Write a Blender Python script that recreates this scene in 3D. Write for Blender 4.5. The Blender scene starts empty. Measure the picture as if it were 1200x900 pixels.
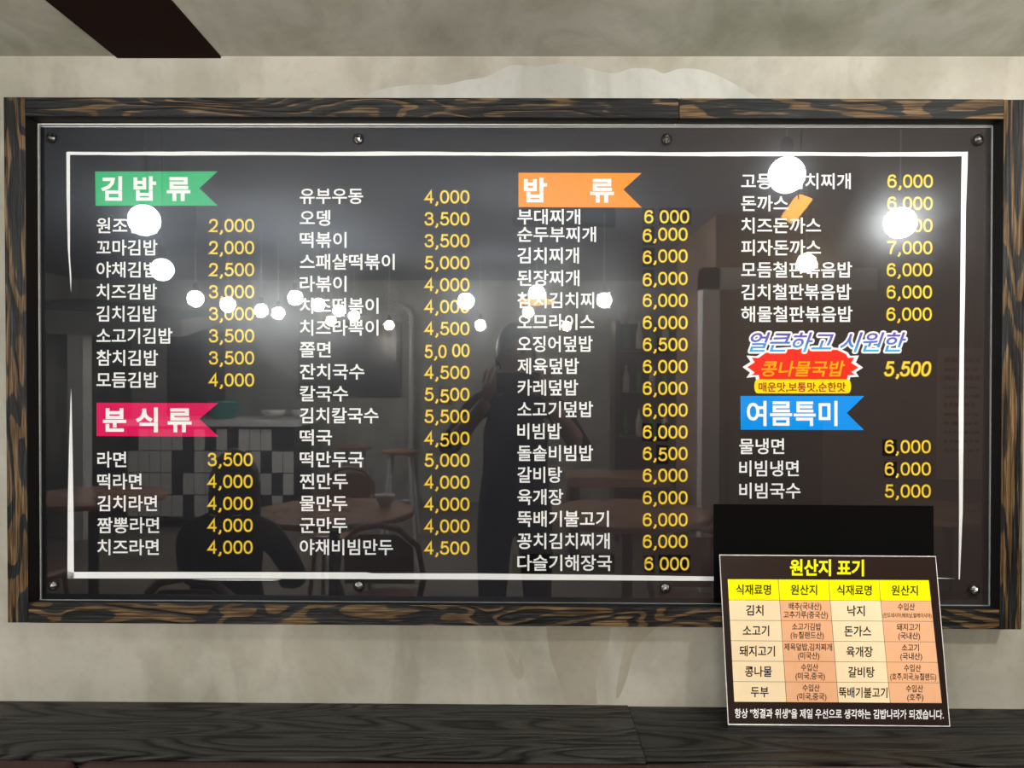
import bpy, math, random
from mathutils import Vector, Matrix
random.seed(7)
S = bpy.context.scene
COL = S.collection

# ------------------------------------------------------------------ camera
F = 900.0
CAM = Vector((0.0, -1.45711, 1.5))
_y, _p, _r = -0.00744, -0.01085, 0.00344
_f = Vector((math.sin(_y)*math.cos(_p), math.cos(_y)*math.cos(_p), math.sin(_p)))
_rt0 = Vector((math.cos(_y), -math.sin(_y), 0)); _up0 = _rt0.cross(_f)
_rt = _rt0*math.cos(_r) + _up0*math.sin(_r); _up = -_rt0*math.sin(_r) + _up0*math.cos(_r)
cd = bpy.data.cameras.new('camera'); cam = bpy.data.objects.new('camera', cd); COL.objects.link(cam)
cd.sensor_width = 36; cd.lens = 36*F/1200; cd.clip_start = 0.02
cam.matrix_world = Matrix(((_rt.x, _up.x, -_f.x, CAM.x), (_rt.y, _up.y, -_f.y, CAM.y), (_rt.z, _up.z, -_f.z, CAM.z), (0, 0, 0, 1)))
S.camera = cam
# ------------------------------------------------------------------ world, exposure
w = bpy.data.worlds.new('world'); S.world = w; w.use_nodes = True
w.node_tree.nodes['Background'].inputs[0].default_value = (0.5, 0.5, 0.52, 1)
w.node_tree.nodes['Background'].inputs[1].default_value = 0.02
S.view_settings.view_transform = 'Standard'; S.view_settings.look = 'None'
S.view_settings.gamma = 1; S.view_settings.use_curve_mapping = False
S.view_settings.exposure = 1.42
BULB = 165.0         # strength of the white globes further back
NEAR = 20.0          # strength of the dimmer globes close to the board
AMBER = 4.0

# ------------------------------------------------------------------ helpers: photograph measurements -> points on real planes
def ray(px, py): return _f + _rt*((px-600)/F) - _up*((py-450)/F)
def on_y(px, py, y):
    d = ray(px, py); return CAM + d*((y-CAM.y)/d.y)
def on_z(px, py, z):
    d = ray(px, py); return CAM + d*((z-CAM.z)/d.z)
def room(px, py, dist):            # where in the room behind the viewer stands what the acrylic mirrors at px, py
    p = on_y(px, py, dist-0.006); return Vector((p.x, -dist-0.006, p.z))

# ------------------------------------------------------------------ materials
def col(c, a=1): return (c[0], c[1], c[2], a)
def srgb(r, g, b):
    f = lambda v: (v/255/12.92 if v/255 <= .04045 else ((v/255+.055)/1.055)**2.4)
    return (f(r), f(g), f(b))
class NT:
    def __init__(s, name):
        s.m = bpy.data.materials.new(name); s.m.use_nodes = True; s.t = s.m.node_tree
        s.b = s.t.nodes['Principled BSDF']; s.out = s.t.nodes['Material Output']
    def n(s, typ, **kw):
        nd = s.t.nodes.new(typ)
        for k, v in kw.items():
            if k.startswith('i_'):
                key = k[2:]; key = int(key) if key.isdigit() else key.replace('_', ' ')
                nd.inputs[key].default_value = v
            else: setattr(nd, k, v)
        return nd
    def l(s, a, b): s.t.links.new(a, b)
    def coord(s, scale=(1, 1, 1), loc=(0, 0, 0), kind='Object'):
        tc = s.n('ShaderNodeTexCoord'); mp = s.n('ShaderNodeMapping')
        mp.inputs['Scale'].default_value = scale; mp.inputs['Location'].default_value = loc
        s.l(tc.outputs[kind], mp.inputs[0]); return mp.outputs[0]
    def noise(s, vec, scale, detail=4, rough=.5, dist=0):
        nd = s.n('ShaderNodeTexNoise'); nd.inputs['Scale'].default_value = scale; nd.inputs['Detail'].default_value = detail
        nd.inputs['Roughness'].default_value = rough; nd.inputs['Distortion'].default_value = dist
        s.l(vec, nd.inputs['Vector']); return nd.outputs['Fac']
    def ramp(s, fac, stops):
        nd = s.n('ShaderNodeValToRGB'); e = nd.color_ramp.elements
        while len(e) < len(stops): e.new(.5)
        for i, (p, c) in enumerate(stops): e[i].position = p; e[i].color = col(c)
        s.l(fac, nd.inputs[0]); return nd.outputs[0]
    def math(s, op, a, b=None):
        nd = s.n('ShaderNodeMath', operation=op)
        for i, v in enumerate((a, b)):
            if v is None: continue
            if isinstance(v, (int, float)): nd.inputs[i].default_value = v
            else: s.l(v, nd.inputs[i])
        return nd.outputs[0]
    def mix(s, fac, a, b, mode='MIX'):
        nd = s.n('ShaderNodeMix', data_type='RGBA', blend_type=mode)
        for i, v in ((0, fac), (6, a), (7, b)):
            if isinstance(v, (int, float)): nd.inputs[i].default_value = v
            elif isinstance(v, tuple): nd.inputs[i].default_value = col(v)
            else: s.l(v, nd.inputs[i])
        return nd.outputs[2]
    def bump(s, h, strength=.3, dist=.002):
        nd = s.n('ShaderNodeBump'); nd.inputs['Strength'].default_value = strength; nd.inputs['Distance'].default_value = dist
        s.l(h, nd.inputs['Height']); s.l(nd.outputs[0], s.b.inputs['Normal'])
def plain(name, c, rough=.5, metal=0, spec=.5, emit=None, var=.06, vscale=30):
    m = NT(name); m.b.inputs['Roughness'].default_value = rough; m.b.inputs['Metallic'].default_value = metal
    m.b.inputs['Specular IOR Level'].default_value = spec
    f = m.noise(m.coord(), vscale, 3)
    lo = tuple(x*(1-var) for x in c); hi = tuple(min(1, x*(1+var)) for x in c)
    m.l(m.ramp(f, [(.3, lo), (.7, hi)]), m.b.inputs['Base Color'])
    if emit:
        m.b.inputs['Emission Color'].default_value = col(emit[0]); m.b.inputs['Emission Strength'].default_value = emit[1]
    return m.m
def charred(name, along, seed, ochre=.5, band=7., fine=.5, tone=1., wave=1.):
    """brushed burnt pine: contour bands of a stretched noise, dark charcoal against ochre, with fine fibre streaks"""
    m = NT(name)
    sc = {'x': (3.6*wave, 20, 20), 'z': (20, 20, 3.2*wave), 'xy': (1.7, 13, 12)}[along]
    f = m.noise(m.coord(sc, (seed*3.1, seed*1.7, seed*2.3)), 1.0, 1.5, .45, .4*wave)
    s_ = m.math('SINE', m.math('MULTIPLY', f, band*6.283))
    q = 8 if along != 'z' else 8
    sf = (q, 230, 230) if along in ('x', 'xy') else (230, 230, q)
    g = m.noise(m.coord(sf, (seed, 0, 0)), 1, 3, .7)
    big = m.noise(m.coord((6, 6, 6), (seed, 5, 0)), 1, 2)
    if along == 'xy':
        lines = m.ramp(m.math('ADD', m.math('MULTIPLY', s_, .5), .5), [(.02, (0, 0, 0)), (.30, (.75, .75, .75)), (1, (1, 1, 1))])
        base = m.ramp(g, [(.32, (.012*tone, .012*tone, .0105*tone)), (.5, (.025*tone, .0245*tone, .021*tone)), (.72, (.040*tone, .038*tone, .032*tone))])
        m.l(m.mix(.93, base, lines, 'MULTIPLY'), m.b.inputs['Base Color'])
        h = m.math('ADD', m.math('MULTIPLY', s_, 1.3), g)
    else:
        t = m.math('ADD', m.math('ADD', s_, m.math('MULTIPLY', m.math('SUBTRACT', g, .5), 2.2)), m.math('MULTIPLY', m.math('SUBTRACT', big, .5), 2.4))
        mask = m.ramp(m.math('ADD', m.math('MULTIPLY', t, .25), .5), [(.5+(.5-ochre)*.7-.03, (0, 0, 0)), (.5+(.5-ochre)*.7+.05, (1, 1, 1))])
        dark = m.ramp(g, [(.40, (.001, .001, .001)), (.53, (.006, .0066, .007)), (.68, (.032, .034, .034))])
        och = m.ramp(g, [(.36, (.012, .006, .002)), (.50, (.075, .042, .015)), (.66, (.20, .125, .058))])
        m.l(m.mix(mask, dark, och), m.b.inputs['Base Color'])
        h = m.math('ADD', m.math('MULTIPLY', s_, .4), m.math('MULTIPLY', g, 1.4))
    m.b.inputs['Roughness'].default_value = .5
    m.b.inputs['Specular IOR Level'].default_value = .25
    m.bump(h, fine, .0018)
    return m.m
def plaster(name, base, seed=0, amt=.16, vert=1.):
    m = NT(name)
    f1 = m.noise(m.coord((1.5, 1.5, 1.5*vert), (seed, 0, 0)), 1.6, 5, .55, .6)
    f2 = m.noise(m.coord((6, 6, 2.6), (seed, 3, 0)), 1, 4, .55, 1.6)
    f3 = m.noise(m.coord((60, 60, 60)), 1, 3)
    lo = (base[0]*(1-amt*1.3), base[1]*(1-amt*1.2), base[2]*(1-amt*1.5)); hi = tuple(min(1, c*(1+amt*.5)) for c in base)
    c1 = m.ramp(f1, [(.36, lo), (.62, hi)])
    c2 = m.ramp(f2, [(.40, (.84, .83, .80)), (.58, (1, 1, 1))])
    c3 = m.ramp(f3, [(.25, (.93, .93, .92)), (.5, (1, 1, 1))])
    m.l(m.mix(1, m.mix(1, c1, c2, 'MULTIPLY'), c3, 'MULTIPLY'), m.b.inputs['Base Color'])
    m.b.inputs['Roughness'].default_value = .55
    m.bump(m.math('ADD', f2, m.math('MULTIPLY', f3, .25)), .18, .003)
    return m.m

M = {}
M['wall'] = plaster('wall_plaster', (.40, .378, .325), 2)
M['soffit'] = plaster('soffit_plaster', (.41, .405, .35), 6, .24)
M['patch'] = plaster('patch_plaster', (.44, .445, .42), 9, .08)
M['patch2'] = plaster('tan_plaster', (.35, .318, .255), 4, .08)
M['beam'] = plain('dark_beam', (.012, .0045, .003), .7, spec=.12)
for i, (a, o, b, wv) in enumerate((('z', .50, 7, 1.2), ('x', .22, 13, .7), ('x', .52, 6, 1), ('z', .50, 13, .3), ('x', .42, 8, 1.3))):
    M['frame%d' % i] = charred('burnt_pine_%d' % i, a, i*2.7+1.3, o, b, .6, 1, wv)
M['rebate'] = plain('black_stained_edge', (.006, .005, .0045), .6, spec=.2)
M['ledge0'] = charred('black_ash_left', 'xy', 11.2, .4, 15, .8, 1.7)
M['ledge1'] = charred('black_ash_right', 'xy', 17.9, .4, 13, .8, 1.15)
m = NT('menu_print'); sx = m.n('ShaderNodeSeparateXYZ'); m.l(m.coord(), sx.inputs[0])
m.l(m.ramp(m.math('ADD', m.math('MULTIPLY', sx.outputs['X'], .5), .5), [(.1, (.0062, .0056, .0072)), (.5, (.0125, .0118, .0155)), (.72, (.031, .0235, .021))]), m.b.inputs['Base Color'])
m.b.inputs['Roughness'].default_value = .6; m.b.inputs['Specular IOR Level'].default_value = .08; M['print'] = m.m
M['white_edge'] = plain('white_board_edge', (.88, .87, .82), .5)
M['white_ink'] = plain('white_ink', (.95, .95, .93), .6, spec=.1, var=.01)
M['digit'] = plain('yellow_ink', (.98, .74, .055), .6, spec=.08, var=.02)
M['digit_edge'] = plain('ochre_ink', (.50, .26, .012), .6, spec=.08, var=.02)
M['sticker'] = plain('black_sticker', (.002, .002, .002), .8, spec=.05)
M['green'] = plain('green_ink', (.02, .48, .17), .6, spec=.08, var=.02)
M['orange'] = plain('orange_ink', (1, .30, .0), .6, spec=.08, var=.02)
M['pink'] = plain('magenta_ink', (.78, .0, .11), .6, spec=.08, var=.02)
M['blue'] = plain('sky_blue_ink', (.0, .30, .86), .6, spec=.08, var=.02)
M['red'] = plain('red_ink', (.86, .025, .01), .6, spec=.08, var=.02)
M['lemon'] = plain('yellow_label_ink', (.95, .76, .0), .6, spec=.08, var=.02)
M['orange_text'] = plain('orange_text_ink', (.98, .42, .0), .6, spec=.08, var=.02)
M['maroon'] = plain('maroon_ink', (.38, .02, .01), .6, spec=.08, var=.02)
M['black_ink'] = plain('black_ink', (.012, .008, .007), .6, spec=.08, var=.02)
M['sign'] = plain('sign_print', (.022, .011, .009), .28, var=.1, vscale=6)
M['sign_yellow'] = plain('sign_yellow', (1, .96, .0), .5, spec=.15, var=.01)
M['cell_cream'] = plain('cell_cream', (1, .79, .50), .5, spec=.15, var=.02)
M['cell_salmon'] = plain('cell_salmon', (.92, .49, .27), .5, spec=.15, var=.02)
M['cell_line'] = plain('cell_line', (.25, .16, .09), .5)
M['black_sheet'] = plain('black_cover', (.0015, .0015, .0015), .9, spec=.1)
M['chrome'] = plain('stud_steel', (.95, .94, .92), .16, 1)
M['stud_ring'] = plain('stud_ring', (.004, .004, .004), .6, spec=.2)
M['dark_metal'] = plain('dark_metal', (.02, .02, .02), .4, .6)
M['leather'] = NT('maroon_leather')
m = M['leather']; ff = m.noise(m.coord(), 420, 2, .7)
m.l(m.ramp(ff, [(.45, (.045, .014, .012)), (.62, (.065, .024, .02)), (.75, (.14, .07, .06))]), m.b.inputs['Base Color']); m.bump(ff, .3, .001)
m.b.inputs['Roughness'].default_value = .45; M['leather'] = m.m
# blue to violet print of the headline
m = NT('violet_blue_ink'); tc = m.n('ShaderNodeTexCoord'); sx = m.n('ShaderNodeSeparateXYZ'); m.l(tc.outputs['Generated'], sx.inputs[0])
m.l(m.ramp(sx.outputs['Z'], [(.1, (.0, .40, .80)), (.5, (.03, .13, .60)), (.85, (.10, .03, .42))]), m.b.inputs['Base Color']); M['violet'] = m.m
# clear acrylic: transparent for what lies behind, mirror reflection by Fresnel, a faint smudge film that spreads the lamps' glare
m = NT('clear_acrylic'); m.t.nodes.remove(m.b)
tr = m.n('ShaderNodeBsdfTransparent'); tr.inputs[0].default_value = (.97, .975, .98, 1)
g1 = m.n('ShaderNodeBsdfGlossy'); g1.inputs['Roughness'].default_value = .012; g1.inputs[0].default_value = (1, 1, 1, 1)
g2 = m.n('ShaderNodeBsdfGlossy'); g2.inputs[0].default_value = (.85, .93, 1, 1)
sm = m.noise(m.coord((6, 6, 6)), 1, 4, .6, 1.0)
g2.inputs['Roughness'].default_value = .19
fr = m.n('ShaderNodeFresnel'); fr.inputs[0].default_value = 1.78; geo_ = m.n('ShaderNodeNewGeometry'); fr_ = m.math('MULTIPLY', fr.outputs[0], m.math('SUBTRACT', 1.0, geo_.outputs['Backfacing']))
mx1 = m.n('ShaderNodeMixShader'); m.l(fr_, mx1.inputs[0]); m.l(tr.outputs[0], mx1.inputs[1]); m.l(g1.outputs[0], mx1.inputs[2])
mx2 = m.n('ShaderNodeMixShader'); m.l(m.math('MULTIPLY', sm, .011), mx2.inputs[0]); m.l(mx1.outputs[0], mx2.inputs[1]); m.l(g2.outputs[0], mx2.inputs[2])
# dust specks
vo = m.n('ShaderNodeTexVoronoi'); vo.inputs['Scale'].default_value = 28; m.l(m.coord(), vo.inputs['Vector'])
sp = m.math('MULTIPLY', m.math('LESS_THAN', vo.outputs['Distance'], .035), .10)
df = m.n('ShaderNodeBsdfDiffuse'); df.inputs[0].default_value = (.6, .6, .6, 1)
mx3 = m.n('ShaderNodeMixShader'); m.l(sp, mx3.inputs[0]); m.l(mx2.outputs[0], mx3.inputs[1]); m.l(df.outputs[0], mx3.inputs[2])
m.l(mx3.outputs[0], m.out.inputs[0]); M['acrylic'] = m.m
M['acrylic_edge'] = plain('acrylic_edge', (.30, .33, .33), .2)
M['bulb'] = plain('lit_white_globe', (.9, .9, .9), .4, emit=((1, .965, .90), BULB))
M['bulb_near'] = plain('lit_dim_globe', (.9, .9, .9), .4, emit=((.97, .98, 1), NEAR))
M['bulb_key'] = plain('lit_key_globe', (.9, .9, .9), .4, emit=((1, .965, .90), 150.))
M['bulb_warm'] = plain('lit_warm_globe', (.9, .8, .6), .4, emit=((1, .72, .38), BULB*.3))
M['amber'] = plain('amber_glass', (.9, .4, .05), .3, emit=((1, .45, .06), AMBER))
M['ceiling'] = plain('charcoal_ceiling', (.17, .20, .245), .8)
M['room_wall'] = plaster('grey_concrete', (.34, .345, .33), 12, .2)
M['brown_wall'] = plain('brown_panelling', (.25, .17, .13), .5, vscale=3, var=.2)
M['floor'] = plain('floor_tile', (.16, .14, .12), .4, vscale=2, var=.2)
M['table_wood'] = plain('varnished_table', (.36, .20, .13), .16, vscale=5, var=.25)
M['chair_wood'] = plain('bent_chair_wood', (.23, .12, .07), .35, vscale=8, var=.2)
M['black_paint'] = plain('black_paint', (.015, .015, .016), .4)
M['tile_w'] = plain('white_glazed_tile', (.62, .62, .60), .2)
M['tile_b'] = plain('black_glazed_tile', (.03, .03, .035), .2)
M['steel'] = plain('brushed_steel', (.5, .5, .5), .35, .8)
M['pale'] = plain('pale_paint', (.55, .55, .55), .5)
M['teal'] = plain('teal_plastic', (.02, .30, .28), .4)
M['paper'] = plain('beige_paper', (.50, .38, .28), .7)
M['navy'] = plain('navy_cloth', (.018, .022, .045), .85, vscale=60, var=.2)
M['blackcloth'] = plain('black_cloth', (.012, .012, .014), .85)
M['skin'] = plain('skin', (.55, .32, .22), .5)
M['hair'] = plain('black_hair', (.008, .007, .007), .4)
M['bottle_g'] = plain('green_bottle_glass', (.03, .18, .05), .08)
M['bottle_c'] = plain('pale_bottle', (.55, .50, .42), .15)

# ------------------------------------------------------------------ mesh helpers
class MB:
    def __init__(s): s.v = []; s.f = []; s.mi = []
    def add(s, vs, fs, mi=0):
        b = len(s.v); s.v += [tuple(v) for v in vs]; s.f += [tuple(b+i for i in f) for f in fs]; s.mi += [mi]*len(fs); return s
    def hexa(s, c, mi=0):   # 8 corners: front quad (tl,tr,br,bl), back quad
        return s.add(c, [(3, 2, 1, 0), (4, 5, 6, 7), (0, 1, 5, 4), (1, 2, 6, 5), (2, 3, 7, 6), (3, 0, 4, 7)], mi)
    def box(s, x0, x1, y0, y1, z0, z1, mi=0):
        return s.hexa([(x0, y0, z1), (x1, y0, z1), (x1, y0, z0), (x0, y0, z0), (x0, y1, z1), (x1, y1, z1), (x1, y1, z0), (x0, y1, z0)], mi)
    def lathe(s, prof, c=(0, 0, 0), n=20, axis='z', mi=0):
        vs = []
        for r, h in prof:
            for i in range(n):
                a = 2*math.pi*i/n
                p = (r*math.cos(a), r*math.sin(a), h) if axis == 'z' else (r*math.cos(a), h, r*math.sin(a))
                vs.append((p[0]+c[0], p[1]+c[1], p[2]+c[2]))
        fs = [(j*n+i, j*n+(i+1) % n, (j+1)*n+(i+1) % n, (j+1)*n+i) for j in range(len(prof)-1) for i in range(n)]
        fs += [tuple(range(n)), tuple((len(prof)-1)*n+i for i in range(n))]
        return s.add(vs, fs, mi)
    def tube(s, pts, r, n=8, mi=0):
        pts = [Vector(p) for p in pts]; vs = []
        up = Vector((0, 0, 1))
        for i, p in enumerate(pts):
            t = (pts[min(i+1, len(pts)-1)]-pts[max(i-1, 0)]).normalized()
            a = t.cross(up if abs(t.z) < .9 else Vector((0, 1, 0))).normalized(); b = t.cross(a)
            rr = r[i] if isinstance(r, (list, tuple)) else r
            vs += [p + (a*math.cos(2*math.pi*k/n) + b*math.sin(2*math.pi*k/n))*rr for k in range(n)]
        fs = [(j*n+i, j*n+(i+1) % n, (j+1)*n+(i+1) % n, (j+1)*n+i) for j in range(len(pts)-1) for i in range(n)]
        fs += [tuple(range(n)), tuple((len(pts)-1)*n+i for i in range(n))]
        return s.add(vs, fs, mi)
    def build(s, name, mats, parent=None, smooth=False, bevel=0):
        me = bpy.data.meshes.new(name); me.from_pydata(s.v, [], s.f)
        for mm in (mats if isinstance(mats, (list, tuple)) else [mats]): me.materials.append(mm)
        for p, i in zip(me.polygons, s.mi): p.material_index = i; p.use_smooth = smooth
        me.update()
        import bmesh
        b = bmesh.new(); b.from_mesh(me); bmesh.ops.recalc_face_normals(b, faces=b.faces)
        if bevel: bmesh.ops.bevel(b, geom=b.edges[:], offset=bevel, segments=2, affect='EDGES', profile=.6)
        b.to_mesh(me); b.free()
        o = bpy.data.objects.new(name, me); COL.objects.link(o)
        if parent: attach(o, parent)
        return o
def attach(o, parent):
    o.parent = parent; o.matrix_parent_inverse = Matrix.Identity(4)
    # all parts are modelled in world coordinates: subtract the parents' offset
    off = Vector(); q = parent
    while q: off += q.location; q = q.parent
    if off.length: o.location = -off
def tag(o, label=None, cat=None, group=None, kind=None):
    if label: o['label'] = label
    if cat: o['category'] = cat
    if group: o['group'] = group
    if kind: o['kind'] = kind
    return o
def empty(name, loc=(0, 0, 0)):
    o = bpy.data.objects.new(name, None); COL.objects.link(o); o.location = loc; o.empty_display_size = .1; return o
def struct(o): o['kind'] = 'structure'; return o
def flat(polys, y, name, mat, parent, label=None, proj=None):
    """thin printed shapes: polygons measured on the photograph laid on the plane y (or another plane)"""
    mb = MB(); proj = proj or (lambda px, py: on_y(px, py, y))
    for pl in polys: mb.add([proj(*p) for p in pl], [tuple(range(len(pl)))])
    o = mb.build(name, mat, parent)
    if label: o['label'] = label
    return o

# ------------------------------------------------------------------ lettering
TEXTS = []
def text(s, x0, x1, yc, h, mat, parent, proj, name='lettering', off=.012, shear=0, label=None, slope=0):
    TEXTS.append((s, x0, x1, yc, h, mat, parent, proj, name, off, shear, label, slope))
DILATE = {'headline_outline': 2.1}
def flush_texts():
    groups = {}
    for t in TEXTS:
        g = groups.setdefault((t[9], t[10]), [])
        if t[0] not in g: g.append(t[0])
    obs = []
    for (off, shear), lines in groups.items():
        c = bpy.data.curves.new('tmp', 'FONT'); c.body = '\n'.join(lines); c.size = 1; c.resolution_u = 3; c.offset = off; c.shear = shear; c.space_line = 3
        o = bpy.data.objects.new('tmp', c); COL.objects.link(o); obs.append(((off, shear), lines, o))
    dg = bpy.context.evaluated_depsgraph_get(); dg.update()
    geo = {}
    for k, lines, o in obs:
        me = bpy.data.meshes.new_from_object(o.evaluated_get(dg))
        row = [round((.375-v.co.y)/3.0) for v in me.vertices]
        idx = {}; vs = [[] for _ in lines]; fs = [[] for _ in lines]
        for v, r in zip(me.vertices, row):
            idx[v.index] = len(vs[r]); p = v.co.copy(); p.y += 3.0*r; p.x += shear*3.0*r; vs[r].append(p)
        for p in me.polygons: fs[row[p.vertices[0]]].append(tuple(idx[i] for i in p.vertices))
        for r, ln in enumerate(lines): geo[(ln,)+k] = (vs[r], fs[r])
        bpy.data.meshes.remove(me); c = o.data; bpy.data.objects.remove(o); bpy.data.curves.remove(c)
    for s, x0, x1, yc, h, mat, parent, proj, name, off, shear, label, slope in TEXTS:
        vs, fs = geo[(s, off, shear)]
        a = min(v.x for v in vs); b = max(v.x for v in vs)
        sx = (x1-x0)/(b-a); sy = h/.93
        out = []
        for v in vs:
            px = x0+(v.x-a)*sx; out.append(proj(px, yc-(v.y-.375)*sy + slope*(px-(x0+x1)/2)))
        mb = MB().add(out, fs)
        if name in DILATE:
            for k in range(12):
                a_ = k*math.pi/6; mb.add([proj(x0+(v.x-a)*sx+DILATE[name]*math.cos(a_), yc-(v.y-.375)*sy+DILATE[name]*math.sin(a_)) + Vector((0, -(k+1)*1.6e-5, 0)) for v in vs], fs)
        o = mb.build(name, mat, parent)
        if label: o['label'] = label
def smooth_pts(p, k=5):
    out = []
    for i in range(len(p)-1):
        a, b, c, d = p[max(i-1, 0)], p[i], p[i+1], p[min(i+2, len(p)-1)]
        for j in range(k):
            t = j/k
            out.append(tuple(.5*((2*b[q])+(-a[q]+c[q])*t+(2*a[q]-5*b[q]+4*c[q]-d[q])*t*t+(-a[q]+3*b[q]-3*c[q]+d[q])*t**3) for q in (0, 1)))
    return out+[p[-1]]
def ell(cx, cy, rx, ry, n=22, e=2.25):
    o = []
    for i in range(n+1):
        a = 2*math.pi*i/n; ca, sa = math.cos(a), math.sin(a)
        o.append((cx+rx*math.copysign(abs(ca)**(2/e), ca), cy+ry*math.copysign(abs(sa)**(2/e), sa)))
    return o
DIG = {
 '0': [ell(.5, .5, .5, .5)],
 '2': [smooth_pts([(.03, .72), (.14, .93), (.5, 1.0), (.86, .92), (.95, .70), (.84, .50), (.5, .26), (.02, 0)]) + [(1, 0)]],
 '3': [smooth_pts([(.04, .78), (.16, .95), (.48, 1.0), (.82, .93), (.92, .76), (.80, .59), (.45, .53)]), smooth_pts([(.40, .53), (.82, .50), (1.0, .28), (.84, .06), (.48, 0), (.14, .06), (0, .25)])],
 '4': [[(.76, -.03), (.76, 1), (0, .29), (1.04, .29)]],
 '5': [[(.92, 1), (.22, 1), (.10, .50)] + smooth_pts([(.10, .50), (.45, .64), (.82, .58), (1, .33), (.84, .07), (.48, 0), (.14, .06), (0, .22)])],
 '6': [smooth_pts([(.92, .82), (.80, .96), (.50, 1.0), (.16, .88), (.02, .56), (.01, .30)]), ell(.5, .315, .49, .315)],
 '7': [[(0, 1), (1, 1)] + smooth_pts([(1, .96), (.62, .55), (.42, .18), (.38, -.03)])],
}
def strip(mb, pts, wd, proj):
    n = len(pts); vs = []
    closed = abs(pts[0][0]-pts[-1][0]) < 1e-6 and abs(pts[0][1]-pts[-1][1]) < 1e-6
    for i, p in enumerate(pts):
        a = pts[i-1] if i else (pts[-2] if closed else p); b = pts[i+1] if i < n-1 else (pts[1] if closed else p)
        d1 = Vector((p[0]-a[0], p[1]-a[1])); d2 = Vector((b[0]-p[0], b[1]-p[1]))
        if d1.length < 1e-6: d1 = d2
        if d2.length < 1e-6: d2 = d1
        d1.normalize(); d2.normalize(); t = (d1+d2)
        t = t.normalized() if t.length > 1e-3 else d1
        k = 1/max(.45, t.dot(d1)); nn = Vector((-t.y, t.x))*wd/2*k
        e = Vector((0, 0))
        if not closed and i == 0: e = -d2*wd*.2
        if not closed and i == n-1: e = d1*wd*.2
        vs += [proj(p[0]+nn.x+e.x, p[1]+nn.y+e.y), proj(p[0]-nn.x+e.x, p[1]-nn.y+e.y)]
    mb.add(vs, [(2*i, 2*i+1, 2*i+3, 2*i+2) for i in range(n-1)])
def price(s, x0, x1, yc, parent, dy={}, h=15.0, italic=0., bold=1.):
    ncom = s.count(',')+s.count(' '); nd = len(s)-ncom
    adv = (x1-x0-1)/(nd+ncom*.52-.13); dw = adv*.80
    top, bot = MB(), MB()
    x = x0+.6
    for i, ch in enumerate(s):
        d = dy.get(i, 0)
        hh = h-1.6; yb = yc+hh/2+d
        q = lambda u, v, x=x, yb=yb: (x+u*(dw-1)+italic*(v*hh-hh/2), yb-v*hh)
        if ch == ' ': x += adv*.52; continue
        strokes = [[(.10, .06), (.08, -.10), (-.12, -.24)]] if ch == ',' else DIG[ch]
        for st in strokes:
            if ch == ',': pp = [(x+adv*.10+u*8, yb-v*hh) for u, v in st]
            else: pp = [q(u, v) for u, v in st]
            strip(bot, pp, 2.7*bold, lambda a, b: on_y(a, b, -.0006)); strip(top, pp, 1.7*bold, lambda a, b: on_y(a, b, -.0009))
        x += adv*.52 if ch == ',' else adv
    o = bot.build('price_lettering', M['digit_edge'], parent)
    o2 = MB(); me = o.data
    me.materials.append(M['digit'])
    nb = len(top.v); base = len(me.vertices)
    allv = bot.v+top.v; allf = bot.f+[tuple(i+len(bot.v) for i in f) for f in top.f]
    nm = bpy.data.meshes.new('price_lettering'); nm.from_pydata(allv, [], allf); nm.materials.append(M['digit_edge']); nm.materials.append(M['digit'])
    for i, p in enumerate(nm.polygons): p.material_index = 0 if i < len(bot.f) else 1
    o.data = nm; bpy.data.meshes.remove(me)
    return o

# ================================================================== THE SETTING
WY = .015                                       # face of the plaster wall
LZ = on_y(600, 825.3, WY).z                     # top of the ledge
CZ = on_y(600, 66, WY).z                        # underside of the soffit
X0, X1, YB, HC = -5.2, 5.2, -7.6, 2.62
wl = struct(MB().box(X0, X1, WY, WY+.2, 0, HC).build('wall_front', M['wall']))
SL = .36
struct(MB().hexa([(X0, -.62, HC), (X1, -.62, HC), (X1, -.62, CZ+SL*.635), (X0, -.62, CZ+SL*.635), (X0, WY, HC), (X1, WY, HC), (X1, WY, CZ), (X0, WY, CZ)]).build('ceiling_soffit', M['soffit']))['label'] = 'low plastered ceiling edge above the menu board'
struct(MB().box(X0, X1, YB, -.62, HC, HC+.1).build('ceiling', M['ceiling']))
struct(MB().box(X0, X1, YB, WY, -.1, 0).build('floor', M['floor']))
struct(MB().box(X0-.1, X0, YB, WY, 0, HC).build('wall_left', M['room_wall']))
struct(MB().box(X1, X1+.1, YB, WY, 0, HC).build('wall_right', M['brown_wall']))
struct(MB().box(X0, X1, YB-.1, YB, 0, HC).build('wall_back', M['room_wall']))
# brown panelled block at the right of the mirrored room
bx = room(838, 440, 3.9).x
struct(MB().box(bx, X1, -5.2, -3.9, 0, HC).build('wall_partition', M['brown_wall']))
struct(MB().box(bx-.10, bx+.02, -4.0, -3.86, 0, 2.25).box(bx-.10, bx+1.1, -4.0, -3.86, 2.1, 2.25).build('trim_1', M['pale']))
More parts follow.
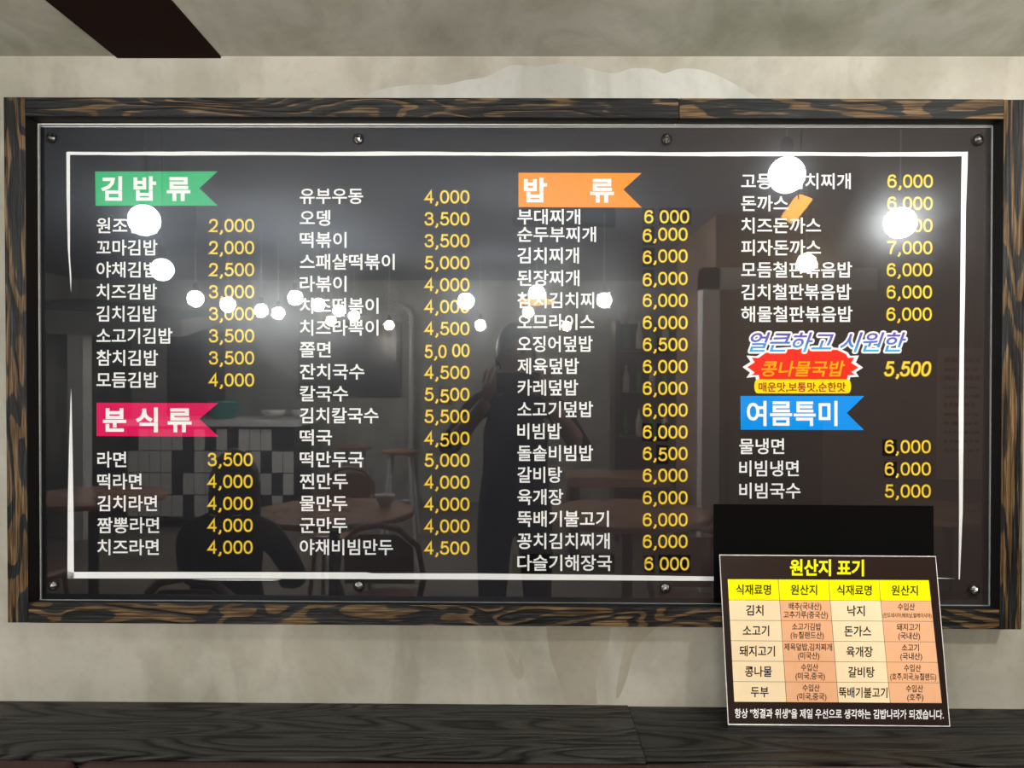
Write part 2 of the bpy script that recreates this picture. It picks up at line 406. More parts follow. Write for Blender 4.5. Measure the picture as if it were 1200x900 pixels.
# repaired plaster above and below the board (skim coats, thin layers on the wall)
def wall_coat(pts, t, mat, label):
    mb = MB(); n = len(pts)
    fr = [on_y(x, y, WY-t) for x, y in pts]; bk = [Vector((p.x, WY+.001, p.z)) for p in fr]
    mb.add(fr+bk, [tuple(range(n))]+[(i, (i+1) % n, (i+1) % n+n, i+n) for i in range(n)])
    o = mb.build('plaster_coat', mat, wl); o['label'] = label
up = smooth_pts([(425, 118), (432, 110), (450, 104), (480, 99.5), (505, 99), (520, 99.5), (545, 94), (570, 90), (590, 80), (603, 76), (628, 78), (655, 74.5), (680, 78), (718, 86), (740, 80), (765, 81), (778, 86), (800, 80), (830, 84), (860, 98), (885, 113), (890, 118)], 4)
wall_coat(up+[(890, 150), (425, 150)], .0008, M['patch'], 'lighter grey skim coat with a wavy edge above the menu board')
wall_coat(smooth_pts([(585, 735), (592, 750), (600, 768), (606, 778), (610, 770), (614, 790), (608, 796), (600, 788), (594, 768), (586, 750)], 3)+[(583, 735)], .0007, M['patch2'], 'small tan trowel streak under the board')
wall_coat(smooth_pts([(640, 735), (645, 770), (652, 790), (664, 825)], 3)+[(700, 825)]+smooth_pts([(698, 800), (702, 780), (712, 760), (716, 735)], 3), .0006, M['patch2'], 'tan trowel patch between the board and the ledge')
wall_coat(smooth_pts([(735, 735), (731, 760), (724, 795), (722, 818), (728, 812), (736, 790), (745, 760), (770, 735)], 3), .0006, M['patch2'], 'tapering tan trowel streak beside the origin sign')
# dark beam board under the soffit
b0, b1 = on_y(137.5, 67.3, WY), on_y(259, 67.3, WY)
def on_slope(px, py, d=.004):
    r = ray(px, py); t = (CZ-d+SL*(WY-CAM.y)-CAM.z)/(r.z+SL*r.y); return CAM+r*t
c0, c1 = on_slope(52.7, 0), on_slope(199, 0)
def ext(a, b, y): t = (y-a.y)/(b.y-a.y); return a.x+(b.x-a.x)*t
beam = MB(); e0, e1 = ext(Vector((b0.x, WY)), c0, -.61), ext(Vector((b1.x, WY)), c1, -.61)
zf = CZ+SL*(WY+.61)
beam.hexa([(e0, -.61, zf), (e1, -.61, zf), (e1, -.61, zf-.004), (e0, -.61, zf-.004), (b0.x, WY, CZ), (b1.x, WY, CZ), (b1.x, WY, CZ-.004), (b0.x, WY, CZ-.004)])
tag(beam.build('ceiling_beam', M['beam']), 'dark brown beam crossing the low ceiling at upper left', 'beam')

# ================================================================== LEDGE AND BENCH
ledge = empty('wall_ledge', (0, -.1, LZ-.03)); tag(ledge, 'long black wood grain ledge running along the wall under the menu board', 'ledge')
LF = on_z(600, 888.5, LZ).y
s0 = on_z(736, 826, LZ); s1 = on_z(757, 889, LZ)
sx0 = ext(s1, s0, WY); sx1 = s1.x
T = .028
lh = MB().hexa([(-3.2, LF, LZ), (sx1-.0006, LF, LZ), (sx1-.0006, LF, LZ-T), (-3.2, LF, LZ-T), (-3.2, WY, LZ), (sx0-.0006, WY, LZ), (sx0-.0006, WY, LZ-T), (-3.2, WY, LZ-T)])
lh.build('ledge_plank', M['ledge0'], ledge, bevel=.001)
rz = LZ-.0025
MB().hexa([(sx1+.0006, LF, rz), (3.2, LF, rz), (3.2, LF, LZ-T), (sx1+.0006, LF, LZ-T), (sx0+.0006, WY, rz), (3.2, WY, rz), (3.2, WY, LZ-T), (sx0+.0006, WY, LZ-T)]).build('ledge_plank', M['ledge1'], ledge, bevel=.001)
bench = empty('booth_bench', (0, -.5, 0)); tag(bench, 'dark maroon speckled leather bench whose back top shows below the ledge', 'bench')
xs = on_z(97, 893, LZ-.012).x
def cushion(x0, x1):
    mb = MB(); prof = []
    y0, y1, zt = LF-.002, LF-.11, LZ-.005
    r = .009
    for a in range(0, 91, 18): prof.append((y0-r+r*math.cos(math.radians(a)), zt-r+r*math.sin(math.radians(a))))
    for a in range(90, 181, 18): prof.append((y1+r+r*math.cos(math.radians(a)), zt-r+r*math.sin(math.radians(a))))
    prof += [(y1-.02, .45), (y0, .45)]
    rings = []
    for x, k in ((x0, .012), (x0+.004, .005), (x0+.014, 0), (x1-.014, 0), (x1-.004, .005), (x1, .012)):
        rings.append([(x, y + (k if y < (y0+y1)/2 else -k), z-k) for y, z in prof])
    n = len(prof); vs = [v for rg in rings for v in rg]
    fs = [(j*n+i, j*n+(i+1) % n, (j+1)*n+(i+1) % n, (j+1)*n+i) for j in range(5) for i in range(n)]+[tuple(range(n)), tuple(5*n+i for i in range(n))]
    mb.add(vs, fs).build('backrest_cushion', M['leather'], bench, smooth=True)
cushion(-3.2, xs-.002); cushion(xs+.002, 3.2)
MB().box(-3.2, 3.2, LF-.55, LF-.01, .30, .44).build('seat', M['leather'], bench, bevel=.02)
MB().box(-3.2, 3.2, LF-.50, LF-.01, 0, .30).build('base', M['black_paint'], bench)
struct(MB().box(-3.2, 3.2, LF, WY, 0, LZ-T).build('wall_wainscot', M['black_paint']))

# ================================================================== MENU BOARD
board = empty('menu_board', (0, 0, on_y(600, 733, 0).z)); tag(board, 'wide black wall menu board in a burnt pine frame, mirroring the room behind the viewer', 'menu board')
FY = -.035
def plank(q, mat, name, back=None, label=None):
    fr = [on_y(x, y, FY) for x, y in q]
    bk = [Vector((p.x, WY, p.z)) for p in fr]
    if back: back(bk)
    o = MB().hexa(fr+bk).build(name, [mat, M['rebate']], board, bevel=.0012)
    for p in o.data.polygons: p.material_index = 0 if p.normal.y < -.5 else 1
    if label: o['label'] = label
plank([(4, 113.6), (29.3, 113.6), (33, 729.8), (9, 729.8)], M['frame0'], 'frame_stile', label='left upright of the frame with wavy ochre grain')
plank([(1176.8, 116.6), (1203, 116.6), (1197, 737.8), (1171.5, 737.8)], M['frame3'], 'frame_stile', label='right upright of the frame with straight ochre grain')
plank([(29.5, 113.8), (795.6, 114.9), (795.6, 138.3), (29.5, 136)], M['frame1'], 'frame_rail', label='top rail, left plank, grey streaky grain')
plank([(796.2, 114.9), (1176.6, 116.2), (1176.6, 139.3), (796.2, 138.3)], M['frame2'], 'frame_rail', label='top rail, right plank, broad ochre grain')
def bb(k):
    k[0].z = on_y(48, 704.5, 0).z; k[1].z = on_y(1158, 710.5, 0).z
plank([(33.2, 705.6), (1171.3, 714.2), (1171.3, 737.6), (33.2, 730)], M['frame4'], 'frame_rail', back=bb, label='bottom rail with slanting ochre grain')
def slab(q, y0, y1, name, mat, label=None, bevel=0):
    fr = [on_y(x, y, 0) for x, y in q]
    o = MB().hexa([(p.x, y0, p.z) for p in fr]+[(p.x, y1, p.z) for p in fr]).build(name, mat, board, bevel=bevel)
    if label: o['label'] = label
    return o
slab([(43.5, 144.5), (1163.8, 144.6), (1160, 710.3), (46, 703.4)], .0012, WY-.0005, 'backing_board', M['white_edge'], 'pale backing board showing as a light edge')
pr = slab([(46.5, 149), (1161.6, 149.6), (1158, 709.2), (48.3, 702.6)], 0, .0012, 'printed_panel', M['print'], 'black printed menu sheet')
slab([(46.3, 146.5), (1162.4, 147.5), (1158.8, 709.8), (48, 703)], -.0055, -.0025, 'acrylic_sheet', M['acrylic'], 'clear glossy acrylic cover sheet')
# thin bright cut edges of the acrylic
ae = MB()
def edge(ax, ay, bx_, by, wd):
    a, b = on_y(ax, ay, -.004), on_y(bx_, by, -.004); d = (b-a).normalized(); n = Vector((-d.z, 0, d.x))*wd
    ae.hexa([(a.x, -.0056, a.z), (b.x, -.0056, b.z), (b.x+n.x, -.0056, b.z+n.z), (a.x+n.x, -.0056, a.z+n.z), (a.x, -.0024, a.z), (b.x, -.0024, b.z), (b.x+n.x, -.0024, b.z+n.z), (a.x+n.x, -.0024, a.z+n.z)])
edge(46, 147, 47.8, 703, .0015); edge(1162, 148, 1158.4, 709.8, .0018); edge(47, 703, 1158.8, 709.8, .0010); edge(46, 147, 1162, 148, .0012)
ae.build('acrylic_edge', M['acrylic_edge'], board)
# studs
for sx_, sy_ in ((60, 161.5), (420, 163), (781, 163.5), (1147, 163.8), (62, 686), (420.5, 686.5), (779.5, 689), (1142, 691.3)):
    c = on_y(sx_, sy_, -.006)
    st = MB().lathe([(.0105, 0), (.0105, -.0012), (.0085, -.0022)], (c.x, -.0056, c.z), 20, 'y').build('stud', M['stud_ring'], board)
    n = 5; a0 = random.random()*6
    prof = MB(); ring = []; r2 = []
    for i in range(n*2):
        a = a0+math.pi*i/n; rr = .0080
        ring.append((c.x+rr*math.cos(a), -.0078, c.z+rr*math.sin(a)))
        rr = .0052 if i % 2 else .0040
        r2.append((c.x+rr*math.cos(a), -.0125, c.z+rr*math.sin(a)))
    k = n*2; vs = ring+r2+[(c.x, -.0150, c.z)]
    prof.add(vs, [(i, (i+1) % k, k+i) for i in range(k)]+[((i+1) % k, k+(i+1) % k, k+i) for i in range(k)]+[(k+i, k+(i+1) % k, 2*k) for i in range(k)]+[tuple(range(k))])
    prof.build('stud_cap', M['chrome'], st)['label'] = 'faceted steel cap'

PP = lambda y: (lambda a, b: on_y(a, b, y))
LY = -.0006
# brushed white border
r_ = random.Random(3)
def wav(x0, x1, ya, yb, amp=.35, n=60):
    return [(x0+(x1-x0)*i/n, ya+(yb-ya)*i/n + r_.uniform(-amp, amp)*.5 + amp*math.sin(i*.5)) for i in range(n+1)]
top = wav(79, 1128, 177.8, 178.2) + [(1134.2, 177.8), (1134, 191), (1132.6, 192)] + [(1126.8, 183)] + wav(1126, 82, 183.2, 181.8)
flat([top], LY, 'border_line', M['white_ink'], pr)
flat([[(77.8, 178), (82, 179), (82, 300), (83.6, 325), (83.2, 343), (82.2, 330), (79.5, 290), (78, 230)]], LY, 'border_line', M['white_ink'], pr)
flat([[(83.2, 455), (84, 475), (85.2, 540), (86.3, 610), (86.6, 671), (86.6, 678), (79, 677.8), (79.3, 600), (81, 520), (82.4, 475)]], LY, 'border_line', M['white_ink'], pr)
flat([[(79, 670.2), (250, 670.3), (430, 670.8), (436, 671.8), (560, 672), (700, 673.6), (837, 675.6), (837, 680.8), (700, 680), (560, 679.2), (400, 678.4), (250, 678), (79, 677.8)],
      [(223, 679), (330, 679.2), (320, 680.4), (260, 680.2)]], LY, 'border_line', M['white_ink'], pr)
flat([[(1127, 183), (1134, 190), (1131.8, 250), (1131.2, 330), (1129.8, 400), (1129.2, 500), (1128.2, 600), (1124.8, 679), (1123.4, 679), (1124, 600), (1123.6, 480), (1124.6, 400), (1125.6, 300), (1126.4, 220)]], LY, 'border_line', M['white_ink'], pr)
flat([[(1094, 676.6), (1120, 678.2), (1094, 678)]], LY, 'border_line', M['white_ink'], pr)

def flag(pts, mat, label): flat([pts], -.0004, 'heading_flag', mat, pr, label)
flag([(111.4, 201), (255, 200.8), (233.6, 220.8), (255.2, 241), (112, 241.2)], M['green'], 'green heading flag')
flag([(607.6, 202.5), (752, 202.8), (730.5, 222), (752, 243.2), (607.6, 242.6)], M['orange'], 'orange heading flag')
flag([(113.2, 472), (255.6, 472.4), (233.6, 491), (256, 511.6), (113.2, 511)], M['pink'], 'magenta heading flag')
flag([(867.8, 464), (1013, 464), (992.2, 484), (1012.6, 504), (868, 503.6)], M['blue'], 'sky blue heading flag')
P1 = PP(-.0012)
def head(chars, yc, h=28): 
    for ch, a, b in chars: text(ch, a, b, yc, h, M['white_ink'], pr, P1, 'heading_lettering', .030)
head([('김', 118.5, 143), ('밥', 156.5, 183), ('류', 195.5, 223)], 221)
head([('밥', 614, 641), ('류', 691.5, 719.5)], 223)
head([('분', 120.5, 148), ('식', 159, 185), ('류', 196.5, 224.5)], 492)
text('여름특미', 875, 981.5, 484.5, 29, M['white_ink'], pr, P1, 'heading_lettering', .022)

def item(s, x0, x1, yc, h=18.6): text(s, x0, x1, yc, h, M['white_ink'], pr, P1, 'item_lettering', .014)
c1 = [('원조김밥', 187, '2,000'), ('꼬마김밥', 184.5, '2,000'), ('야채김밥', 185, '2,500'), ('치즈김밥', 184, '3,000'), ('김치김밥', 183.5, '3,000'), ('소고기김밥', 202, '3,500'), ('참치김밥', 185, '3,500'), ('모듬김밥', 185, '4,000')]
for i, (s, x1, p) in enumerate(c1):
    yy = 264.3+i*25.85; item(s, 113, x1, yy); price(p, 245.3, 299, yy, pr)
c1b = [('라면', 148, '3,500'), ('떡라면', 166, '4,000'), ('김치라면', 184, '4,000'), ('짬뽕라면', 186.5, '4,000'), ('치즈라면', 186, '4,000')]
for i, (s, x1, p) in enumerate(c1b):
    yy = 538.5+i*25.7; item(s, 114, x1, yy); price(p, 243.8, 297.3, yy, pr)
c2 = [('유부우동', 425.5, '4,000'), ('오뎅', 387, '3,500'), ('떡볶이', 406, '3,500'), ('스패샬떡볶이', 462.5, '5,000'), ('라볶이', 406, '4,000'), ('치즈떡볶이', 443.5, '4,000'), ('치즈라뽁이', 443.5, '4,500'), ('쫄면', 387.5, '5,0 00'), ('잔치국수', 427, '4,500'), ('칼국수', 408, '5,500'), ('김치칼국수', 443.5, '5,500'), ('떡국', 389, '4,500'), ('떡만두국', 426, '5,000'), ('찐만두', 407.5, '4,000'), ('물만두', 407, '4,000'), ('군만두', 407, '4,000'), ('야채비빔만두', 460.5, '4,500')]
for i, (s, x1, p) in enumerate(c2):
    yy = 229.7+i*25.72; item(s, 351.3, x1, yy)
    dy = {0: 1.2, 1: 1.2, 2: 1.2} if s == '쫄면' else ({2: 2} if s in ('칼국수', '떡국') else {})
    price(p, 498, 551.3, yy+1, pr, dy)
c3 = [('부대찌개', 680, '6 000', 254, 254), ('순두부찌개', 698.5, '6,000', 274.6, 274.5), ('김치찌개', 678.5, '6,000', 299.4, 300), ('된장찌개', 679, '6,000', 325.8, 326.3), ('참치김치찌개', 715, '6,000', 351.8, 352), ('오므라이스', 696.5, '6,000', 377.3, 378), ('오징어덮밥', 694.5, '6,500', 403, 403.7), ('제육덮밥', 678.5, '6,000', 429, 429.5), ('카레덮밥', 677.5, '6,000', 454.2, 455), ('소고기덮밥', 695, '6,000', 479.7, 480.5), ('비빔밥', 658, '6,000', 505.4, 506.3), ('돌솥비빔밥', 695, '6,500', 531, 531.5), ('갈비탕', 658.5, '6,000', 556.4, 557), ('육개장', 660, '6,000', 582.4, 583.2), ('뚝배기불고기', 713.5, '6,000', 608, 609), ('꽁치김치찌개', 714.5, '6,000', 634, 634.5), ('다슬기해장국', 717, '6 000', 659.6, 660.6)]
for i, (s, x1, p, yn, yp) in enumerate(c3):
    item(s, 606.3, x1, yn, 18 if i < 2 else 18.8)
    x = 755.5 if ' ' in p else 753.7
    price(p, x, x+53.3, yp, pr, {0: 1.5} if i in (1, 2, 3) else ({2: 1} if i == 11 else {}))
c4 = [('고등어김치찌개', 997, '6,000'), ('돈까스', 924, '6,000'), ('치즈돈까스', 962, '6,000'), ('피자돈까스', 962, '7,000'), ('모듬철판볶음밥', 998.5, '6,000'), ('김치철판볶음밥', 997.5, '6,000'), ('해물철판볶음밥', 999, '6,000')]
for i, (s, x1, p) in enumerate(c4):
    yy = 212.3+i*25.97; item(s, 868.6, x1, yy); price(p, 1040.4-i*.2, 1094.4-i*.2, yy, pr)
for i, (s, x1, p) in enumerate([('물냉면', 919, '6,000'), ('비빔냉면', 936, '6,000'), ('비빔국수', 938, '5,000')]):
    yy = 523+i*26; item(s, 866.3, x1, yy); price(p, 1037.3, 1092, yy+.5, pr)
price('5,500', 1037.5, 1092, 432.3, pr, {}, 16.5, .16, 1.35)['label'] = 'bold slanted price 5,500'
# stickers pasted over single digits and names
st = [(600.5, 243.5, 721, 266.5), (753, 244, 767, 263), (772, 243.5, 810, 263.5), (753, 264.5, 767, 287.5), (753, 290, 767, 313), (753, 316, 767, 338), (770, 395, 782, 413.5),
      (752.5, 496, 765, 517), (769.5, 496, 783, 517), (769.5, 521.5, 783, 544), (600.5, 649, 720, 671.5), (754, 650.5, 767, 671), (772, 650, 809, 671.5),
      (514, 451.5, 528.5, 474.5), (515.5, 503.5, 528, 525), (1034, 514.5, 1051, 534.5), (1036, 541, 1051, 560)]
for a, b, c, d in st:
    flat([[(a, b), (c, b+.3), (c+.2, d), (a, d-.3)]], -.0003, 'sticker', M['sticker'], pr, 'black correction sticker' if c-a > 50 else None)
# 'hot and fresh' headline, starburst, label
text('얼큰하고 시원한', 878, 1062, 401, 23.2, M['white_ink'], pr, PP(-.0011), 'headline_outline', .0141, .32, 'white outline of the headline')
text('얼큰하고 시원한', 878, 1062, 401, 23.2, M['violet'], pr, PP(-.0014), 'headline_lettering', .014, .32, 'violet to blue slanted headline lettering')
Z = lambda pts: [(860+x/4.898, 375+y/4.898) for x, y in pts]
burst = [(175, 178), (130, 208), (72, 204), (96, 240), (50, 270), (92, 302), (72, 332), (124, 326), (130, 358), (662, 358), (668, 328), (718, 326), (700, 300), (742, 273), (700, 244), (718, 204), (668, 206), (655, 186), (600, 160), (400, 150), (250, 160)]
inner = [(180, 190), (142, 218), (102, 216), (120, 242), (78, 270), (120, 302), (100, 318), (142, 314), (148, 346), (650, 346), (654, 316), (694, 314), (674, 298), (716, 273), (674, 246), (692, 216), (654, 217), (645, 196), (595, 172), (400, 162), (250, 172)]
flat([Z(burst)], -.00045, 'starburst_outline', M['white_ink'], pr, 'white zigzag outline')
flat([Z(inner)], -.0006, 'starburst', M['red'], pr, 'red zigzag starburst')
text('콩나물국밥', 892.5, 990.5, 432, 18.5, M['orange_text'], pr, PP(-.0012), 'starburst_lettering', .016, .2)
pill = []
for cx, a0 in ((655, -90), (135, 90)):
    for k in range(0, 181, 20):
        a = math.radians(a0+k); pill.append((cx+(18 if cx > 400 else -18)*abs(math.cos(a))*1.0, 381+40*math.sin(a)))
flat([Z(pill)], -.0008, 'flavour_label', M['lemon'], pr, 'yellow rounded label')
text('매운맛,보통맛,순한맛', 889, 991, 453.6, 11, M['maroon'], pr, PP(-.0012), 'flavour_lettering', .02)
# black sheet taped on the acrylic behind the origin sign
fr = [on_y(x, y, -.0065) for x, y in ((836.3, 590.8), (1093.8, 592.8), (1094.5, 708), (836.8, 706.6))]
MB().hexa([(p.x, -.0068, p.z) for p in fr]+[(p.x, -.0057, p.z) for p in fr]).build('cover_sheet', M['black_sheet'], board)['label'] = 'plain black sheet covering the lower right of the menu'

# ================================================================== ORIGIN SIGN leaning on the ledge
bl, br = on_z(853, 849.2, rz+.0012), on_z(1113.5, 852.0, rz+.0012)
zb_ = rz+.0012; yb_ = (bl.y+br.y)/2
# leaning plane through the bottom edge and a top point 45 mm further back
top_y = yb_+(-.0405-yb_)/.72
tz = on_y(970, 650.5, top_y).z
nrm = Vector((0, tz-zb_, -(top_y-yb_))).normalized()      # plane normal in yz
P0 = Vector((0, yb_, zb_))
def on_sign(d=0.):
    def g(px, py):
        r = ray(px, py); o = P0 - nrm*d
        return CAM + r*((o-CAM).dot(nrm)/r.dot(nrm))
    return g
sign = empty('origin_sign', (on_sign()(983, 850).x, yb_, zb_)); tag(sign, 'small brown and yellow ingredient origin table sign leaning against the menu board', 'sign')
q = [on_sign()(x, y) for x, y in ((843.2, 650), (1096.8, 651.8), (1113.6, 851.6), (853.2, 849))]
q[2].z = q[3].z = zb_; q[2].y = q[3].y = yb_
sb = MB().hexa(q+[p+nrm*.003 for p in q]).build('sign_panel', M['white_edge'], sign)
ins = [(843.9, 650.9), (1096.1, 652.6), (1112.6, 850.5), (854, 848)]
fc = flat([ins], 0, 'sign_face', M['sign'], sb, proj=on_sign(.0003))
def B(u, v):
    tl, tr, brr, bll = (852.8, 678.8), (1088.4, 680), (1103.7, 823.9), (860.6, 822.3)
    return tuple((tl[i]*(1-u)+tr[i]*u)*(1-v)+(bll[i]*(1-u)+brr[i]*u)*v for i in (0, 1))
for r in range(6):
    for c in range(4):
        g = .0028
        q4 = [B(c/4+(g if c else 0), r/6+(g*1.4 if r > 0 else 0)), B((c+1)/4, r/6+(g*1.4 if r > 0 else 0)), B((c+1)/4, (r+1)/6), B(c/4+(g if c else 0), (r+1)/6)]
        flat([q4], 0, 'table_cell', M['sign_yellow'] if r == 0 else (M['cell_cream'] if c % 2 == 0 else M['cell_salmon']), sb, proj=on_sign(.0007))
flat([[B(0, 0), B(1, 0), B(1, 1), B(0, 1)]], 0, 'table_lines', M['cell_line'], sb, proj=on_sign(.0005))
SP = on_sign(.0010)
def stext(s, cx, cy, wd, h, mat, off=.01, slope=.008): text(s, cx-wd/2, cx+wd/2, cy, h, mat, sb, SP, 'sign_lettering', off, 0, None, slope)
stext('원산지 표기', 969, 665.3, 87, 19, M['sign_yellow'], .03)
K = M['black_ink']
_st = stext
def stext(s, cx, cy, wd, h, mat, off=.01, slope=.008): _st(s, cx, cy, wd, h, mat, min(off, .012)+(.005 if mat == K else .006), slope)
for c, s in enumerate(('식재료명', '원산지', '식재료명', '원산지')):
    x, y = B((c+.5)/4, .5/6); stext(s, x, y, 41 if c % 2 == 0 else 31, 12, K, .02)
left = [('김치', 20.5, '낙지', 20.5), ('소고기', 31, '돈가스', 31.5), ('돼지고기', 41.5, '육개장', 31), ('콩나물', 31.5, '갈비탕', 31), ('두부', 21, '뚝배기불고기', 57)]
for r, (a, wa, b, wb) in enumerate(left):
    x, y = B(.125, (r+1.5)/6); stext(a, x, y+.3, wa, 12.5, K, .02)
    x, y = B(.625, (r+1.5)/6); stext(b, x, y+.3, wb, 12.5, K, .02)
sub = [(('배추(국내산)', 38), ('고추가루(중국산)', 52), ('수입산', 20), ('(인도네시아,베트남,말레이시아)', 57)),
       (('소고기김밥', 34), ('(뉴질랜드산)', 39), ('돼지고기', 27), ('(국내산)', 25.5)),
       (('제육덮밥,김치찌개', 56), ('(미국산)', 25), ('소고기', 20), ('(국내산)', 25.5)),
       (('수입산', 20), ('(미국,중국)', 34.5), ('수입산', 20), ('(호주,미국,뉴질랜드)', 54)),
       (('수입산', 20), ('(미국,중국)', 34.5), ('수입산', 20), ('(호주)', 19))]
for r, (a, b, c, d) in enumerate(sub):
    for cc, (p, q2) in ((.375, (a, b)), (.875, (c, d))):
        x, y = B(cc, (r+1.30)/6); stext(p[0], x, y, p[1], 8.6, M['maroon'] if False else K, .008)
        x, y = B(cc, (r+1.72)/6); stext(q2[0], x, y, q2[1], 5.6 if '인도' in q2[0] else 8.4, K, .008)
stext('항상 "청결과 위생"을 제일 우선으로 생각하는 김밥나라가 되겠습니다.', 983.5, 836.6, 245, 11.2, M['white_ink'], .028, .006)
flush_texts()

# ================================================================== PENDANT GLOBES (seen in the acrylic)
def globe_mesh(r):
    n, k = 20, 20
    return [(max(.0005, r*math.sin(math.pi*i/k)), -r*math.cos(math.pi*i/k)) for i in range(k+1)]
def pendant(px, py, rpx, mat, label, r=.05, cord=True, group=None):
    dist = 900*r/rpx - 1.457
    p = room(px, py, dist)
    top = HC if p.y < -.62 else CZ
    o = empty('pendant_lamp', (p.x, p.y, top)); tag(o, label, 'lamp', group)
    MB().lathe(globe_mesh(r), p, 32).build('globe', mat, o, smooth=True)
    MB().lathe([(.018, r*.92), (.018, r+.045), (.006, r+.055)], p, 12).build('socket', M['dark_metal'], o)
    MB().tube([(p.x, p.y, p.z+r+.05), (p.x, p.y, top)], .0025, 6).build('cord', M['pale'], o)
    return p
L = [(922, 205, 21, 'bulb_near', 'white globe lamp mirrored as the largest glare, upper right of the menu'),
     (1055, 261, 17.5, 'bulb_key', 'white globe lamp mirrored over the prices at the right edge'),
     (169, 258, 18, 'bulb_near', 'white globe lamp mirrored just below the green heading flag'),
     (190, 316, 13, 'bulb_near', 'white globe lamp mirrored second below the green heading flag'),
     (945, 308, 11, 'bulb_warm', 'warm globe lamp mirrored above the fried rice names'),
     (546, 353, 9.5, 'bulb', 'white globe lamp mirrored beside the second price column'),
     (629, 344, 9.5, 'bulb', 'white globe lamp mirrored over an amber plate shade'),
     (708, 352, 8.5, 'bulb', 'white globe lamp mirrored at the end of the kimchi stew name'),
     (229, 350, 9, 'bulb', 'leftmost white globe in the mirrored row'),
     (267, 357, 8.5, 'bulb', 'second white globe from the left in the mirrored row'),
     (306, 364, 7.5, 'bulb', 'third white globe from the left in the mirrored row'),
     (326, 367, 7, 'bulb', 'fourth white globe from the left in the mirrored row'),
     (346, 349, 8.5, 'bulb', 'white globe standing highest in the mirrored cluster'),
     (373, 357, 7.5, 'bulb', 'white globe right of the highest one in the cluster'),
     (397, 364, 6.8, 'bulb', 'white globe low in the mirrored cluster'),
     (415, 370, 6.2, 'bulb', 'rightmost white globe of the mirrored cluster'),
     (619, 366, 6.5, 'bulb', 'small white globe under the amber plate shade'),
     (563, 381, 6.2, 'bulb', 'small white globe below the second price column lamp'),
     (388, 376, 6, 'bulb_warm', 'small warm globe under the mirrored cluster'),
     (456, 381, 5.8, 'bulb_warm', 'small warm globe alone right of the cluster'),
     (664, 382, 5.8, 'bulb_warm', 'small warm globe mirrored on the omelette rice name')]
pos = {}
for px, py, rp, mt, lb in L: pos[(px, py)] = pendant(px, py, rp, M[mt], lb)
# amber plate shade on the pendant at the centre
p = pos[(629, 344)]
o = empty('plate_shade', (p.x, p.y, p.z-.07)); tag(o, 'amber glass plate shade mirrored at the top of the third column', 'shade')
MB().lathe([(.012, 0), (.10, .012), (.115, .03), (.11, .034), (.095, .018), (.012, .008)], (p.x, p.y, p.z-.075), 24).build('plate', M['amber'], o, smooth=True)
MB().tube([(p.x+.03, p.y, p.z-.068), (p.x+.03, p.y, HC)], .002, 6).build('hanger', M['dark_metal'], o)
p = room(937, 244, 1.55)
o = empty('amber_lamp', (p.x, p.y, HC)); tag(o, 'slanted amber glass lamp mirrored beside the pork cutlet name', 'lamp')
d1, d2 = Vector((.052, 0, .042)), Vector((-.020, 0, .022))
MB().hexa([p-d1*.9+d2*.6, p+d1*.6+d2*1.5, p+d1-d2*.2, p-d1*.7-d2*1.1]+[x+Vector((0, -.05, 0)) for x in (p-d1*.9+d2*.6, p+d1*.6+d2*1.5, p+d1-d2*.2, p-d1*.7-d2*1.1)]).build('shade', M['amber'], o, bevel=.006)
MB().tube([p+d1*.3+d2, (p.x+.02, p.y-.02, HC)], .003, 6).build('cord', M['dark_metal'], o)

# ================================================================== THE ROOM MIRRORED IN THE ACRYLIC
# counter with chequered tiles
cl, cr = room(150, 500, 6.0).x, room(345, 500, 6.0).x
ct = empty('service_counter', ((cl+cr)/2, -6.3, 0)); tag(ct, 'long service counter with chequered tile front, mirrored at lower left', 'counter')
MB().box(cl, cr, -6.6, -6.0, .08, 1.0).build('body', M['black_paint'], ct)
MB().box(cl-.06, cr+.06, -6.65, -5.93, 1.0, 1.06).build('worktop', M['pale'], ct, bevel=.006)
nt = 15; tw = (cr-cl)/nt
tm = None
for j in range(4):
    for i in range(nt):
        x = cl+i*tw+.004
        mb = MB().box(0, tw-.008, 0, .012, 0, .205)
        o = mb.build('tile', M['tile_w'] if random.random() < .68 else M['tile_b'], None, bevel=.002); o.parent = ct
        o.location = Vector((x, -6.0+.001, .12+j*.215))-ct.location
tub = room(262, 495, 6.2)
o = MB().lathe([(.09, 0), (.12, .02), (.15, .16), (.155, .16), (.15, .175)], (tub.x, tub.y, 1.06), 20).build('plastic_tub', M['teal'], smooth=True); tag(o, 'teal tub on the mirrored counter', 'tub')
for k, (dx, r) in enumerate(((.5, .11), (.78, .09))):
    o = MB().lathe([(.05, 0), (r, .06), (r+.01, .09), (r-.01, .085), (.04, .015)], (tub.x+dx, tub.y, 1.06), 18).build('bowl', M['pale'], smooth=True)
    tag(o, ('wide pale bowl on the mirrored counter' if k == 0 else 'narrower pale bowl at the right end of the mirrored counter'), 'bowl')
# hood and post above the kitchen at the left
a = room(55, 375, 5.4); b = room(215, 395, 5.4)
o = empty('kitchen_hood', (a.x, -5.6, 0)); tag(o, 'pale steel kitchen hood on a post, mirrored left of the kimbap names', 'hood')
MB().hexa([(a.x-.3, -5.4, a.z+.12), (b.x, -5.4, b.z+.16), (b.x, -5.4, b.z), (a.x-.3, -5.4, a.z-.12), (a.x-.3, -6.4, a.z+.3), (b.x, -6.4, b.z+.3), (b.x, -6.4, b.z+.2), (a.x-.3, -6.4, a.z)]).build('canopy', M['steel'], o, bevel=.01)
c = room(92, 440, 5.5); MB().box(c.x-.07, c.x+.07, -5.6, -5.45, 0, a.z+.05).build('post', M['pale'], o)
